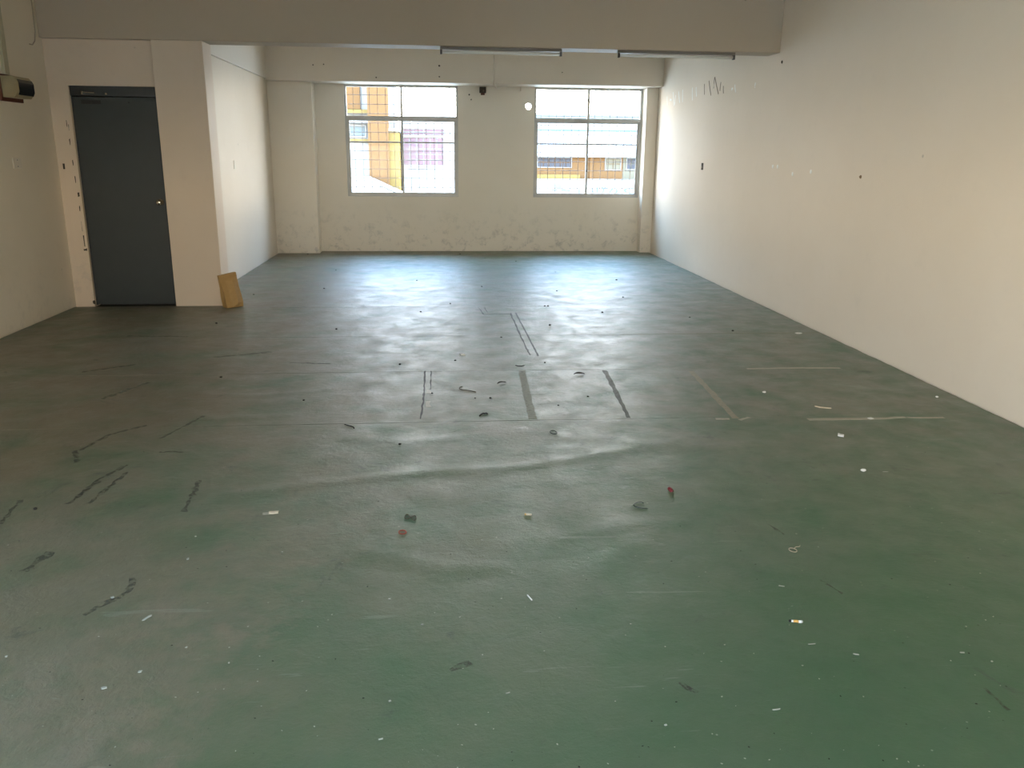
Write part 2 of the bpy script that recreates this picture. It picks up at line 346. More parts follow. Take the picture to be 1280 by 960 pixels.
# ---------------------------------------------------------------- windows
def window(n, x0, x1, z0, z1, yc, label, zt=2.008, zg=1.652, rows=True):
    t = struct(thing('window_%d' % n, ((x0+x1)/2, yc, z0)), label)
    fw_, d = 0.030, 0.025
    bm = BM()
    box(bm, x0, x0+fw_, yc-d, yc+d, z0, z1); box(bm, x1-fw_, x1, yc-d, yc+d, z0, z1)
    box(bm, x0+fw_, x1-fw_, yc-d, yc+d, z0, z0+fw_); box(bm, x0+fw_, x1-fw_, yc-d, yc+d, z1-fw_, z1)
    obj('window_frame', bm, 'alu', t)
    xm = (x0+x1)/2
    obj('transom', box(BM(), x0+fw_, x1-fw_, yc-d-0.004, yc+d, zt-0.026, zt+0.026), 'alu', t)
    obj('mullion', box(BM(), xm-0.017, xm+0.017, yc-d-0.002, yc+d, zt+0.026, z1-fw_), 'alu', t)
    for a, b in ((x0+fw_, xm-0.017), (xm+0.017, x1-fw_)):
        obj('pane', box(BM(), a, b, yc-0.002, yc+0.002, zt+0.026, z1-fw_), 'glass', t)
    for q, (a, b, yo) in enumerate(((x0+fw_, xm+0.016, -0.008), (xm-0.016, x1-fw_, 0.010))):
        bm = BM(); s = 0.030; za, zb = z0+fw_, zt-0.026
        y0_, y1_ = yc+yo-0.008, yc+yo+0.008
        box(bm, a, a+s, y0_, y1_, za, zb); box(bm, b-s, b, y0_, y1_, za, zb)
        box(bm, a+s, b-s, y0_, y1_, za, za+s); box(bm, a+s, b-s, y0_, y1_, zb-s*0.6, zb)
        sa = obj('sash', bm, 'alu', t)
        obj('glazing_bar', box(BM(), a+s, b-s, y0_, y1_, zg-0.010, zg+0.010), 'alu', sa)
        obj('pane', box(BM(), a+s, b-s, yc+yo-0.002, yc+yo+0.002, za+s, zg-0.010), 'glass', sa)
        obj('pane', box(BM(), a+s, b-s, yc+yo-0.002, yc+yo+0.002, zg+0.010, zb-s*0.6), 'glass', sa)
    return t
wn1 = window(1, *W1, YB+0.055, 'aluminium window in the window wall beside the wide pilaster')
wn2 = window(2, *W2, YB+0.055, 'aluminium window in the window wall next to the narrow pilaster')
obj('catch', lathe(BM(), (2.346, YB+0.03, 1.25), (0, -1, 0), [(0.012, 0), (0.014, 0.01), (0.008, 0.02)], 10), 'darkmetal', wn2)
for i, a in enumerate(RW): window(4+i, *a, YREAR-0.1, 'low aluminium window in the wall facing the window wall', 1.5, 1.25)
wn3 = window(3, -(LW[1]-LW[0])/2, (LW[1]-LW[0])/2, LW[2], LW[3], 0.0, 'wide aluminium window in the near left wall', 2.1, 1.7)
wn3.location = (XL-0.1, (LW[0]+LW[1])/2, LW[2]); wn3.rotation_euler.z = math.radians(90)

def grille(x0, x1, z0, z1, y, label):
    t = thing('security_grille', ((x0+x1)/2, y, z0), label, 'grille')
    bm = BM()
    for a in ((x0, x0+0.02, z0, z1), (x1-0.02, x1, z0, z1), (x0+0.02, x1-0.02, z0, z0+0.02), (x0+0.02, x1-0.02, z1-0.02, z1)): box(bm, a[0], a[1], y-0.008, y+0.004, a[2], a[3])
    obj('grille_frame', bm, 'bar', t)
    mv = mh = None
    n = round((x1-x0)/0.1215)
    for k in range(1, n):
        x = x0+(x1-x0)*k/n
        if mv is None:
            ob = obj('bar', cyl(BM(), (x, y, z0+0.01), (x, y, z1-0.01), 0.0045, seg=6), 'bar', t); mv = (ob, x)
        else:
            ob = mv[0].copy(); C.objects.link(ob); ob.parent = t; ob.location.x += x-mv[1]
    n = round((z1-z0)/0.138)
    for k in range(1, n):
        z = z0+(z1-z0)*k/n
        if mh is None:
            ob = obj('bar', cyl(BM(), (x0+0.01, y+0.006, z), (x1-0.01, y+0.006, z), 0.0045, seg=6), 'bar', t); mh = (ob, z)
        else:
            ob = mh[0].copy(); C.objects.link(ob); ob.parent = t; ob.location.z += z-mh[1]
grille(W1[0], W1[1], W1[2], W1[3], YB+0.15, 'thin square bar grille outside the window by the wide pilaster')
grille(W2[0], W2[1], W2[2], W2[3], YB+0.15, 'thin square bar grille outside the window by the narrow pilaster')

# ---------------------------------------------------------------- door
DY = YF+0.088
d1 = struct(thing('door_1', (-3.03, DY, 0)), 'dark slate grey flush door in the recessed panel')
bm = BM(); box(bm, -3.424, -2.62, DY, DY+0.08, 1.988, 2.077)
box(bm, -3.424, -3.412, DY+0.012, DY+0.08, 0, 1.988); box(bm, -2.638, -2.62, DY+0.03, DY+0.08, 0, 1.988)
obj('door_frame', bm, 'doorframe', d1)
leaf = obj('door_leaf', box(BM(), -3.408, -2.65, DY+0.006, DY+0.046, 0.008, 1.980, 0.003), 'door', d1)
obj('door_gap_shade', box(BM(), -2.65, -2.638, DY+0.05, DY+0.08, 0, 1.988), 'black', d1)  # black strip paints in the shade of the gap beside the leaf
bm = BM(); lathe(bm, (-2.700, DY+0.006, 1.012), (0, -1, 0), [(0.033, 0), (0.033, 0.004), (0.026, 0.010), (0.011, 0.014), (0.011, 0.032), (0.022, 0.038), (0.028, 0.050), (0.027, 0.062), (0.018, 0.070), (0.004, 0.072)], 18)
obj('door_knob', bm, 'steel', leaf, smooth=True)
obj('strike_plate', box(BM(), -2.633, -2.621, YF+0.072, YF+0.087, 0.985, 1.04), 'steel', d1)
bm = BM(); box(bm, -3.335, -3.155, DY+0.001, DY+0.007, 1.915, 1.952, 0.002); lathe(bm, (-3.245, DY+0.003, 1.925), (0, -1, 0), [(0.010, 0), (0.010, 0.006), (0.004, 0.009)], 10)
obj('closer_plate', bm, 'darkmetal', leaf)
bm = BM(); box(bm, -3.322, -3.305, DY-0.012, DY, 2.000, 2.030); tube(bm, [(-3.31, DY-0.008, 2.022), (-3.26, DY-0.008, 2.018), (-3.20, DY-0.008, 2.015)], 0.004); box(bm, -3.105, -3.088, DY-0.006, DY, 2.000, 2.016)
obj('closer_bracket', bm, 'steel', d1)
for x, z in ((-2.90, 1.935), (-2.82, 2.02)): obj('screw_hole', cyl(BM(), (x, DY+0.002, z), (x, DY+0.008, z), 0.008, seg=8), 'black', d1)

# chips along the door edge
for x, z, ww, hh in ((-3.475, 1.74, .006, .06), (-3.462, 1.70, .005, .05), (-3.468, 1.57, .005, .05), (-3.466, 1.38, .005, .05), (-3.462, 1.22, .005, .06), (-3.447, 1.08, .014, .03), (-3.455, 0.95, .005, .05), (-3.455, 0.78, .005, .09), (-3.45, 0.64, .006, .1), (-3.449, 0.555, .03, .02), (-3.43, 0.03, .02, .03)):
    bm = BM(); box(bm, x-ww/2, x+ww/2, YF+0.060, YF+0.063, z-hh/2, z+hh/2)
    for v in bm.verts: v.co.x += random.uniform(-.004, .004); v.co.z += random.uniform(-.008, .008)
    obj('paint_chip', bm, 'chip', we)
o = tag(obj('socket_hole', box(BM(), -3.560, -3.542, YF+0.056, YF+0.0625, 1.318, 1.370, 0.002), 'chip'), 'small dark broken wall plug on the panel between the grey door and fuse box', 'wall plug')

# ---------------------------------------------------------------- fluorescent battens
def batten(x0, x1, label):
    y = 8.602
    t = thing('fluorescent_light', ((x0+x1)/2, y, 2.41), label, 'light')
    obj('housing', box(BM(), x0, x1, y-0.024, y+0.024, 2.456, ZB, 0.003), 'batten', t)
    obj('tube', cyl(BM(), (x0+0.02, y-0.006, 2.436), (x1-0.02, y-0.006, 2.436), 0.0135, seg=20), 'tube', t, smooth=True)
    for a, b in ((x0, x0+0.02), (x1-0.02, x1)): obj('lamp_socket', box(BM(), a, b, y-0.026, y+0.016, 2.416, 2.457, 0.003), 'cap', t)
batten(0.043, 1.22, 'unlit fluorescent tube batten on the beam, in front of the thin conduit')
batten(1.771, 2.943, 'unlit fluorescent tube batten on the beam, closer to the long cream wall')

# ---------------------------------------------------------------- wall fittings
t = thing('distribution_board', (-3.56, 7.80, 1.89), 'cream fuse box with smoked black cover on a red brown board', 'fuse box')
obj('mounting_board', box(BM(), XL, XL+0.02, 7.64, 8.02, 1.885, 2.10, 0.003), 'redwood', t)
bm = BM()
prof = [(0.02, 1.915), (0.11, 1.915), (0.128, 1.935), (0.140, 1.965), (0.140, 2.035), (0.128, 2.066), (0.11, 2.085), (0.02, 2.085)]
A = [bm.verts.new((XL+a, 7.665, z)) for a, z in prof]; B = [bm.verts.new((XL+a, 7.965, z)) for a, z in prof]
bm.faces.new(A[::-1]); bm.faces.new(B)
for k in range(len(prof)): j = (k+1) % len(prof); bm.faces.new((A[k], A[j], B[j], B[k]))
obj('box_body', bm, 'cream_plastic', t)
bm = BM()
prof = [(0.126, 1.936), (0.132, 1.937), (0.145, 1.966), (0.145, 2.034), (0.132, 2.062), (0.126, 2.063)]
A = [bm.verts.new((XL+a, 7.70, z)) for a, z in prof]; B = [bm.verts.new((XL+a, 7.968, z)) for a, z in prof]
bm.faces.new(A[::-1]); bm.faces.new(B)
for k in range(len(prof)): j = (k+1) % len(prof); bm.faces.new((A[k], A[j], B[j], B[k]))
obj('breaker_cover', bm, 'black_plastic', t)
t = thing('cable_trunking', (XL+0.02, 7.80, 2.10), 'aged cream cable trunking rising from the fuse box', 'trunking')
obj('trunk_channel', box(BM(), XL, XL+0.016, 7.755, 7.825, 2.101, ZC, 0.002), 'pvc', t)
obj('trunk_lid', box(BM(), XL+0.016, XL+0.026, 7.752, 7.828, 2.101, ZC, 0.003), 'pvc', t)
t = thing('blank_plate', (XL, 7.77, 1.34), 'square white blank switch plate under the fuse box', 'switch plate')
obj('plate', box(BM(), XL, XL+0.010, 7.70, 7.845, 1.338, 1.425, 0.003), 'whiteplastic', t)
for z in (1.355, 1.408): obj('screw', cyl(BM(), (XL+0.009, 7.772, z), (XL+0.012, 7.772, z), 0.005, seg=8), 'cap', t)
t = thing('loose_cable', (XL+0.01, 8.40, 2.38), 'thin painted over wire hanging in the corner near the fuse box', 'wire')
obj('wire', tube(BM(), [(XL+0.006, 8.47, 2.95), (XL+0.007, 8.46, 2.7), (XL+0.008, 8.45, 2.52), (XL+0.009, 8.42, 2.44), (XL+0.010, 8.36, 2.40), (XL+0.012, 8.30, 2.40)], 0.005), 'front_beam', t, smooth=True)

t = thing('conduit', (0.845, 12.93, 2.45), 'thin painted conduit running down the beam face between the windows', 'conduit')
obj('pipe', tube(BM(), [(0.852, 12.931, ZC), (0.849, 12.931, 2.8), (0.845, 12.931, 2.50)], 0.009, seg=8), 'beam', t, smooth=True)
obj('elbow', tube(BM(), [(0.845, 12.931, 2.51), (0.845, 12.931, 2.475), (0.850, 12.945, 2.468), (0.86, 12.99, 2.468)], 0.013, seg=8), 'beam', t, smooth=True)
obj('pipe', tube(BM(), [(0.86, 12.98, 2.468), (0.9, 13.3, 2.468), (0.92, YB, 2.468)], 0.009, seg=8), 'beam', t, smooth=True)
tag(obj('pipe_stub', cyl(BM(), (1.286, YB-0.014, 2.42), (1.286, YB-0.014, ZB), 0.010, seg=8), 'beam'), 'short painted pipe stub under the beam between the windows', 'pipe')
t = thing('rusty_bracket', (0.703, YB, 2.36), 'dark rusty bracket box high on the wall between the windows', 'bracket')
bm = BM(); box(bm, 0.655, 0.753, YB-0.05, YB, 2.385, 2.472, 0.004); obj('bracket_body', bm, 'chip', t)
obj('bracket_tongue', box(BM(), 0.675, 0.735, YB-0.045, YB-0.01, 2.355, 2.390, 0.006), 'redwood', t)
obj('bracket_bolt', lathe(BM(), (0.715, YB-0.05, 2.415), (0, -1, 0), [(0.016, 0), (0.016, 0.01), (0.008, 0.015)], 8), 'bar', t)

def flat_tube(pts, rad):
    bm = tube(BM(), pts, rad, seg=8)
    for v in bm.verts: v.co.x = XR-0.0012+(v.co.x-XR)*0.12
    return bm
# long wall: glue streaks, an empty switch recess, small plugs
for a in [(12.683, 2.331, 12.641, 2.207), (12.52, 2.278, 12.424, 2.268), (12.368, 2.371, 12.279, 2.18), (12.226, 2.32, 12.25, 2.195), (12.083, 2.361, 11.998, 2.207), (11.881, 2.371, 11.856, 2.207), (11.43, 2.364, 11.394, 2.205), (11.263, 2.36, 11.219, 2.241), (9.878, 2.233, 9.829, 2.242), (9.771, 2.279, 9.727, 2.196), (9.126, 2.25, 9.133, 2.201)]:
    obj('glue_streak', flat_tube([(XR-0.001, a[0], a[1]), (XR-0.002, (a[0]+a[2])/2+0.006, (a[1]+a[3])/2), (XR-0.001, a[2], a[3])], 0.013), 'streak', wr)
for a in [(10.916, 2.372, 10.887, 2.243), (10.735, 2.395, 10.621, 2.219), (10.523, 2.421, 10.531, 2.293), (10.513, 2.42, 10.334, 2.215), (10.272, 2.345, 10.286, 2.247), (10.171, 2.295, 10.151, 2.21)]:
    obj('glue_streak', flat_tube([(XR-0.0005, a[0], a[1]), (XR-0.001, (a[0]+a[2])/2+0.005, (a[1]+a[3])/2), (XR-0.0005, a[2], a[3])], 0.012), 'brown', wr)
for k in range(22):
    y, z = random.uniform(10.5, 11.9), random.uniform(1.98, 2.14)
    bm = BM(); bmesh.ops.create_icosphere(bm, subdivisions=1, radius=random.uniform(.006, .016))
    for v in bm.verts: v.co = Vector((v.co.x*0.15+XR, v.co.y*1.4+y, v.co.z*random.uniform(.8, 1.6)+z))
    obj('paint_blister', bm, 'beam', wr)
t = thing('switch_recess', (XR, 10.77, 1.33), 'small dark empty switch box on the long cream wall', 'switch box')
obj('back_box', box(BM(), XR-0.006, XR, 10.735, 10.805, 1.325, 1.41, 0.002), 'chip', t)
obj('terminal', box(BM(), XR-0.012, XR-0.006, 10.755, 10.785, 1.345, 1.37, 0.002), 'brown', t)
tag(obj('wall_plug', lathe(BM(), (XR, 6.616, 1.349), (-1, 0, 0), [(0.014, 0), (0.014, 0.004), (0.006, 0.012)], 8), 'brown'), 'small brown plug sticking out of the long cream wall', 'wall plug')
tag(obj('wall_plug', lathe(BM(), (XR, 8.45, 2.39), (-1, 0, 0), [(0.015, 0), (0.013, 0.006), (0.004, 0.010)], 8), 'chip'), 'tiny dark plug high on the long wall under the beam end', 'wall plug')
for y, z in ((8.45, 1.402), (8.33, 1.402), (7.55, 1.37), (7.95, 1.34)):
    tag(obj('filler_patch', lathe(BM(), (XR, y, z), (-1, 0, 0), [(0.02, 0), (0.018, 0.002), (0.006, 0.003)], 8), 'streak'), 'small white filler patch at mid height on the long cream wall', 'filler patch', 'filler patches on the long wall')
tag(obj('cable_plate', box(BM(), XP, XP+0.007, 10.70, 10.775, 1.29, 1.39, 0.002), 'whiteplastic'), 'narrow white plate on the side wall of the far bay', 'switch plate')
# marks on the beam over the windows
for x, z, rr in ((0.05, 2.72, .014), (0.05, 2.57, .010), (-0.86, 2.545, .010), (0.50, 2.36, .012), (0.53, 2.29, .010), (-1.75, 2.70, .009), (-1.6, 2.71, .009), (1.85, 2.66, .008)):
    y = 12.94 if z > ZB else YB
    tag(obj('wall_plug', lathe(BM(), (x, y, z), (0, -1, 0), [(rr, 0), (rr, 0.004), (rr*0.4, 0.008)], 8), 'chip'), 'tiny dark screw plug on the beam above the windows' if z > ZB else 'tiny dark screw plug below the rusty bracket between the windows', 'wall plug', 'screw plugs on the far beam' if z > ZB else 'screw plugs by the bracket')

# ---------------------------------------------------------------- paper bag
t = thing('paper_bag', (-2.03, 8.45, 0.0), 'brown kraft paper bag with folded top leaning at the column foot', 'paper bag')
ex = Vector((0.752, 0.659, 0)); ey = Vector((-0.659, 0.752, 0)); c0 = Vector((-2.045, 8.452, 0.004))
def bagring(z, w_, d_, sx_, sy_, pinch=0.0):
    L = []
    for a, b in ((-1, -1), (-0.35, -1.0), (0.3, -1.0), (1, -1), (1-pinch, 0), (1, 1), (0.3, 1), (-0.35, 1), (-1, 1), (-1+pinch, 0)):
        p = c0+ex*(a*w_/2+sx_)+ey*(b*d_/2+sy_-(0.022 if (a, b) == (0.3, -1.0) and 0.01 < z < 0.28 else 0)); L.append(Vector((p.x, p.y, z)))
    return L
bm = BM(); rings = []
for z, w_, d_, sx_, sy_, pn in ((0.004, .172, .085, 0, 0, 0), (0.05, .178, .088, -.004, .002, .05), (0.12, .176, .078, -.012, .006, .16), (0.20, .178, .060, -.020, .012, .25), (0.27, .180, .034, -.027, .016, .3), (0.312, .182, .014, -.031, .018, .2)):
    rings.append([bm.verts.new(p+Vector((random.uniform(-.004, .004), random.uniform(-.004, .004), (0.02*(i in (3, 4, 5))+random.uniform(-.003, .003)) if z > .25 else 0))) for i, p in enumerate(bagring(z, w_, d_, sx_, sy_, pn))])
for A, B in zip(rings, rings[1:]):
    for k in range(10): bm.faces.new((A[k], A[(k+1) % 10], B[(k+1) % 10], B[k]))
bm.faces.new(rings[0][::-1]); bm.faces.new(rings[-1])
obj('bag_body', bm, 'kraft', t)
bm = BM()
p0 = [c0+ex*(a*0.090-.031)+ey*(b+.018) for a, b in ((-1.02, -.020), (1.02, -.020), (1.02, .012), (-1.02, .012))]
lo = [bm.verts.new((p.x, p.y, 0.282+0.02*(i in (1, 2)))) for i, p in enumerate(p0)]; hi = [bm.verts.new((p.x-.006, p.y, 0.322+0.022*(i in (1, 2)))) for i, p in enumerate(p0)]
bm.faces.new(lo[::-1]); bm.faces.new(hi)
for k in range(4): bm.faces.new((lo[k], lo[(k+1) % 4], hi[(k+1) % 4], hi[k]))
obj('folded_top', bm, 'kraft', t)

# ---------------------------------------------------------------- tape and scuffs on the floor
def ribbon(pts, wd, thick=0.0012, ragged=0.0, step=0.05, taper=1.0):
    P = [Vector((*p, 0)) for p in pts]; L = []
    for a, b in zip(P, P[1:]):
        n = max(1, int((b-a).length/step)); L += [a.lerp(b, i/n) for i in range(n)]
    L.append(P[-1]); bm = BM(); rows = []
    for i, p in enumerate(L):
        t_ = (L[min(i+1, len(L)-1)]-L[max(i-1, 0)]).normalized(); s = Vector((-t_.y, t_.x, 0))
        wl_ = wd/2*(1+(taper-1)*i/(len(L)-1))
        row = []
        for q in (-1, 0, 1):
            e = p+s*(q*(wl_+random.uniform(-ragged, ragged))); z = fz(e.x, e.y)
            row.append((bm.verts.new((e.x, e.y, z+thick)), bm.verts.new((e.x, e.y, z-0.003))))
        rows.append(row)
    for A, B in zip(rows, rows[1:]):
        for q in (0, 1): bm.faces.new((A[q][0], A[q+1][0], B[q+1][0], B[q][0]))
        bm.faces.new((A[0][0], B[0][0], B[0][1], A[0][1])); bm.faces.new((A[2][0], A[2][1], B[2][1], B[2][0]))
    for R_ in (rows[0], rows[-1]): bm.faces.new([R_[0][0], R_[1][0], R_[2][0], R_[2][1], R_[1][1], R_[0][1]])
    return bm
def tape(pts, wd, mat, label, **k): return tag(obj('floor_tape', ribbon(pts, wd, **k), mat), label, 'tape')
t = thing('tape_outline', (-0.09, 5.25, 0), 'peeled tape mark with one dark grimy edge and pale scraps', 'tape mark')
obj('grime_edge', ribbon([(-0.107, 5.80), (-0.105, 5.1), (-0.118, 4.69)], 0.011, ragged=.004), 'tape_line', t)
obj('grime_edge', ribbon([(-0.062, 5.80), (-0.064, 5.32)], 0.007, ragged=.003), 'tape_line', t)
for a, b in ((5.30, 5.22), (5.05, 4.92)): obj('tape_scrap', ribbon([(-0.078, a), (-0.074, b)], 0.026, ragged=.006), 'tape_pale', t)
tape([(0.584, 5.787), (0.539, 4.643)], 0.048, 'tape_tan', 'olive tan tape strip with wrinkled face, lengthwise on the floor', ragged=.003)
tape([(1.185, 5.757), (1.111, 4.641)], 0.034, 'tape_dark', 'dark brown tape residue strip between two tan tape strips', ragged=.005, taper=0.7)
tape([(1.806, 5.703), (1.77, 5.05), (1.745, 4.59)], 0.040, 'tape_beige', 'pale tan tape strip with torn scraps at its end', ragged=.005)
tape([(1.620, 4.585), (1.70, 4.575)], 0.03, 'tape_pale', 'torn beige tape scrap at the tan strip end, toward the brown tape', ragged=.006, step=.02)
tape([(1.755, 4.555), (1.83, 4.605)], 0.026, 'tape_pale', 'torn beige tape scrap at the tan strip end, toward the long wall', ragged=.006, step=.02)
t = thing('tape_outline', (0.722, 7.1, 0), 'two parallel dark grime lines left by a removed tape strip', 'tape mark')
obj('grime_edge', ribbon([(0.695, 8.03), (0.690, 6.9), (0.695, 6.26)], 0.012, ragged=.005), 'tape_line', t)
obj('grime_edge', ribbon([(0.748, 8.03), (0.756, 6.22)], 0.012, ragged=.003), 'tape_line', t)
t = thing('tape_outline', (0.42, 8.16, 0), 'short faint pair of grime lines near the removed tape strip', 'tape mark')
obj('grime_edge', ribbon([(0.392, 8.37), (0.425, 7.99)], 0.011, ragged=.004), 'tape_line', t)
obj('grime_edge', ribbon([(0.455, 8.37), (0.475, 8.01)], 0.008, ragged=.004), 'tape_line', t)
tape([(0.42, 7.975), (0.70, 7.985)], 0.012, 'tape_line', 'thin dark grime line joining two removed tape marks', ragged=.004)
tape([(2.239, 5.752), (2.6, 5.765), (2.939, 5.741)], 0.032, 'tape_pale', 'pale beige tape strip lying crosswise, shorter of two by the long wall', ragged=.004)
tape([(2.169, 4.55), (2.55, 4.543), (3.006, 4.536)], 0.040, 'tape_pale', 'long pale beige tape strip crossing the floor creases by the long wall', ragged=.004, taper=0.55)
tape([(1.559, 6.984), (2.5, 6.99), (3.345, 6.975)], 0.014, 'tape_tan', 'thin faint tape line running along a floor seam to the long wall', ragged=.004)
# scuffs are marks in the vinyl itself
SC = [([(-1.634, 3.55), (-1.60, 3.85), (-1.548, 4.02)], .022), ([(-1.548, 3.544), (-1.509, 3.925)], .018), ([(-1.512, 4.42), (-1.383, 4.814)], .016), ([(-1.86, 4.25), (-1.80, 4.50), (-1.66, 4.66)], .02),
      ([(-1.445, 4.203), (-1.322, 4.195)], .018), ([(-1.826, 3.356), (-1.86, 3.61)], .02), ([(-1.535, 2.923), (-1.503, 3.081)], .03), ([(-1.885, 4.25), (-1.80, 4.072)], .02),
      ([(-1.106, 3.43), (-1.137, 3.799)], .022), ([(1.374, 3.145), (1.402, 3.043)], .009), ([(1.381, 2.662), (1.418, 2.56)], .007), ([(0.694, 2.097), (0.731, 2.041)], .02), ([(1.584, 2.001), (1.583, 1.898)], .010),
      ([(-2.5, 5.9), (-2.2, 6.1)], .03), ([(-1.7, 6.3), (-1.3, 6.45)], .03), ([(-2.1, 5.2), (-1.95, 5.6)], .03), ([(-1.1, 6.1), (-0.8, 6.05)], .02), ([(-2.6, 7.1), (-2.1, 7.05)], .03), ([(0.02, 2.2), (0.08, 2.24)], .02), ([(-1.2, 2.6), (-1.1, 2.75), (-1.12, 2.85)], .02)]
for pts, wd in SC: obj('scuff_mark', ribbon(pts, wd, thick=0.0005, ragged=wd*0.4, step=.025), 'scuff', floor)

# uncountable specks and fine scratches trodden into the vinyl
def specks(name, n, mat, smin, smax, long_=1.0, y0=1.6, y1=7.5):
    bm = BM()
    for k in range(n):
        y = y0+(y1-y0)*random.random()**1.6; hw = min(3.2, 0.75*y+0.4); x = random.uniform(-hw, hw)
        if x < -2.0 and random.random() < .6: continue
        a = random.uniform(smin, smax); b = a*random.uniform(.4, .9)/long_; a *= long_; rt = random.uniform(-.6, .6) if long_ > 1 else random.uniform(0, 3.1)
        z = fz(x, y)+0.0006; cs, sn = math.cos(rt), math.sin(rt)
        vs = [bm.verts.new((x+p*a*cs-q*b*sn, y+p*a*sn+q*b*cs, z+0.0008*random.random())) for p, q in ((-1, -.3), (0, -1), (1, -.2), (.6, .8), (-.5, .9))]
        bm.faces.new(vs)
    o = obj(name, bm, mat, floor); o['kind'] = 'stuff'
specks('pale_specks', 560, 'flake', 0.0014, 0.0042); specks('dark_grit', 420, 'dirt', 0.0012, 0.0042); specks('fine_scratches', 90, 'scratch', 0.002, 0.004, 5.0)

# ---------------------------------------------------------------- litter
def loop(cx, cy, pts, rad, mat, closed=True, part=None):
    return tube(BM(), [(cx+x, cy+y, fz(cx+x, cy+y)+rad+0.0008) for x, y in pts], rad, closed)
def ell(a, b, rot=0, n=20, bite=0.0):
    L = []
    for k in range(n):
        t_ = 2*math.pi*k/n; rr = 1-bite*math.cos(2*t_); x, y = a*rr*math.cos(t_), b*rr*math.sin(t_)
        L.append((x*math.cos(rot)-y*math.sin(rot), x*math.sin(rot)+y*math.cos(rot)))
    return L
def band(cx, cy, pts, mat, label, rad=0.0019, closed=True):
    return tag(obj('rubber_band', loop(cx, cy, pts, rad, mat, closed), mat, smooth=True), label, 'rubber band')
fig8 = [(0.024*math.cos(a)*(1+0.2*math.sin(a))-0.0, 0.022*math.sin(2*a)-0.012*math.cos(a)) for a in [2*math.pi*k/28+0.1 for k in range(28)]]
band(-0.134, 3.309, fig8, 'olive', 'olive rubber band twisted into a figure eight')
band(-0.162, 3.162, ell(0.017, 0.016, 0.3, bite=0.15), 'red', 'small red rubber band curled in a loop', 0.0022)
band(0.876, 3.37, [(0.022, 0.022), (0.015, 0.032), (0.0, 0.034), (-0.016, 0.024), (-0.028, 0.006), (-0.024, -0.012), (-0.01, -0.024), (0.008, -0.032), (0.026, -0.033)], 'green', 'dark green open rubber band bent into a U', 0.0019, False)
band(0.627, 4.389, ell(0.018, 0.030, 0.15), 'green', 'dark round rubber band lying as a ring on the floor')
band(-0.514, 4.555, [(-0.032, 0.045), (-0.015, 0.028), (0.006, 0.012), (0.024, -0.008), (0.028, -0.030)], 'black', 'short black snapped rubber strand curving on the floor', 0.0028, False)
band(0.252, 4.737, [(-0.022, -0.028), (-0.012, 0.002), (0.0, 0.022), (0.012, 0.014), (0.02, 0.026), (0.026, 0.006)], 'black', 'black crumpled rubber piece near the olive tan tape', 0.0042, False)
band(0.141, 5.322, [(0.006, 0.04), (-0.012, 0.028), (-0.016, 0.0), (-0.004, -0.022), (0.012, -0.03), (0.05, -0.052), (0.09, -0.09)], 'olive', 'thin olive hook shaped rubber strand on the glossy floor', 0.0024, False)
band(1.379, 2.9, ell(0.014, 0.018, 0.2), 'pale_band', 'pale beige rubber band ring with a loose tail', 0.0014)
band(1.404, 2.915, [(-0.012, 0.0), (0.0, 0.012), (0.012, 0.01), (0.02, 0.022)], 'pale_band', 'pale beige broken bit of rubber beside the beige ring', 0.0013, False)
band(0.584, 5.904, [(-0.03, 0.02), (-0.012, -0.004), (0.012, -0.006), (0.032, 0.018)], 'black', 'dark curved strand at the olive tan tape end toward the windows', 0.0026, False)
def lump(name, x, y, sx_, sy_, sz_, mat, label, cat, rot=0.0, group=None, jag=0.25, sub=2):
    bm = BM(); bmesh.ops.create_icosphere(bm, subdivisions=sub, radius=1.0)
    sd_ = random.uniform(0, 99)
    for v in bm.verts:
        k = 1+jag*noise.noise(v.co*1.6+Vector((sd_, 0, 0))); a = Vector((v.co.x*sx_*k, v.co.y*sy_*k, v.co.z*sz_*k))
        v.co = Vector((x+a.x*math.cos(rot)-a.y*math.sin(rot), y+a.x*math.sin(rot)+a.y*math.cos(rot), fz(x, y)+sz_*0.8+a.z))
    return tag(obj(name, bm, mat, smooth=False), label, cat, group)
def leafm(x, y, L_, W_, rot, label):
    bm = BM(); top = []
    n = 8
    for k in range(n+1):
        s = k/n; hw = W_/2*math.sin(math.pi*min(1, s*1.02))**0.8+0.0006; zz = 0.006*math.sin(math.pi*s)+0.0015
        row = []
        for q in (-1, 0, 1):
            a = Vector(((s-0.5)*L_, q*hw)); xx = x+a.x*math.cos(rot)-a.y*math.sin(rot); yy = y+a.x*math.sin(rot)+a.y*math.cos(rot)
            row.append(bm.verts.new((xx, yy, fz(xx, yy)+zz+0.004*abs(q))))
        top.append(row)
    for A, B in zip(top, top[1:]):
        for q in (0, 1): bm.faces.new((A[q], A[q+1], B[q+1], B[q]))
    bmesh.ops.solidify(bm, geom=list(bm.faces), thickness=0.001)
    return tag(obj('dry_leaf', bm, 'leaf'), label, 'leaf')
leafm(0.981, 5.654, 0.080, 0.05, 0.05, 'flat dark dry leaf lying between the tan and brown tapes')
leafm(0.415, 5.448, 0.07, 0.03, 0.5, 'small curled dark dry leaf between the grimy tape mark and the olive tan tape')
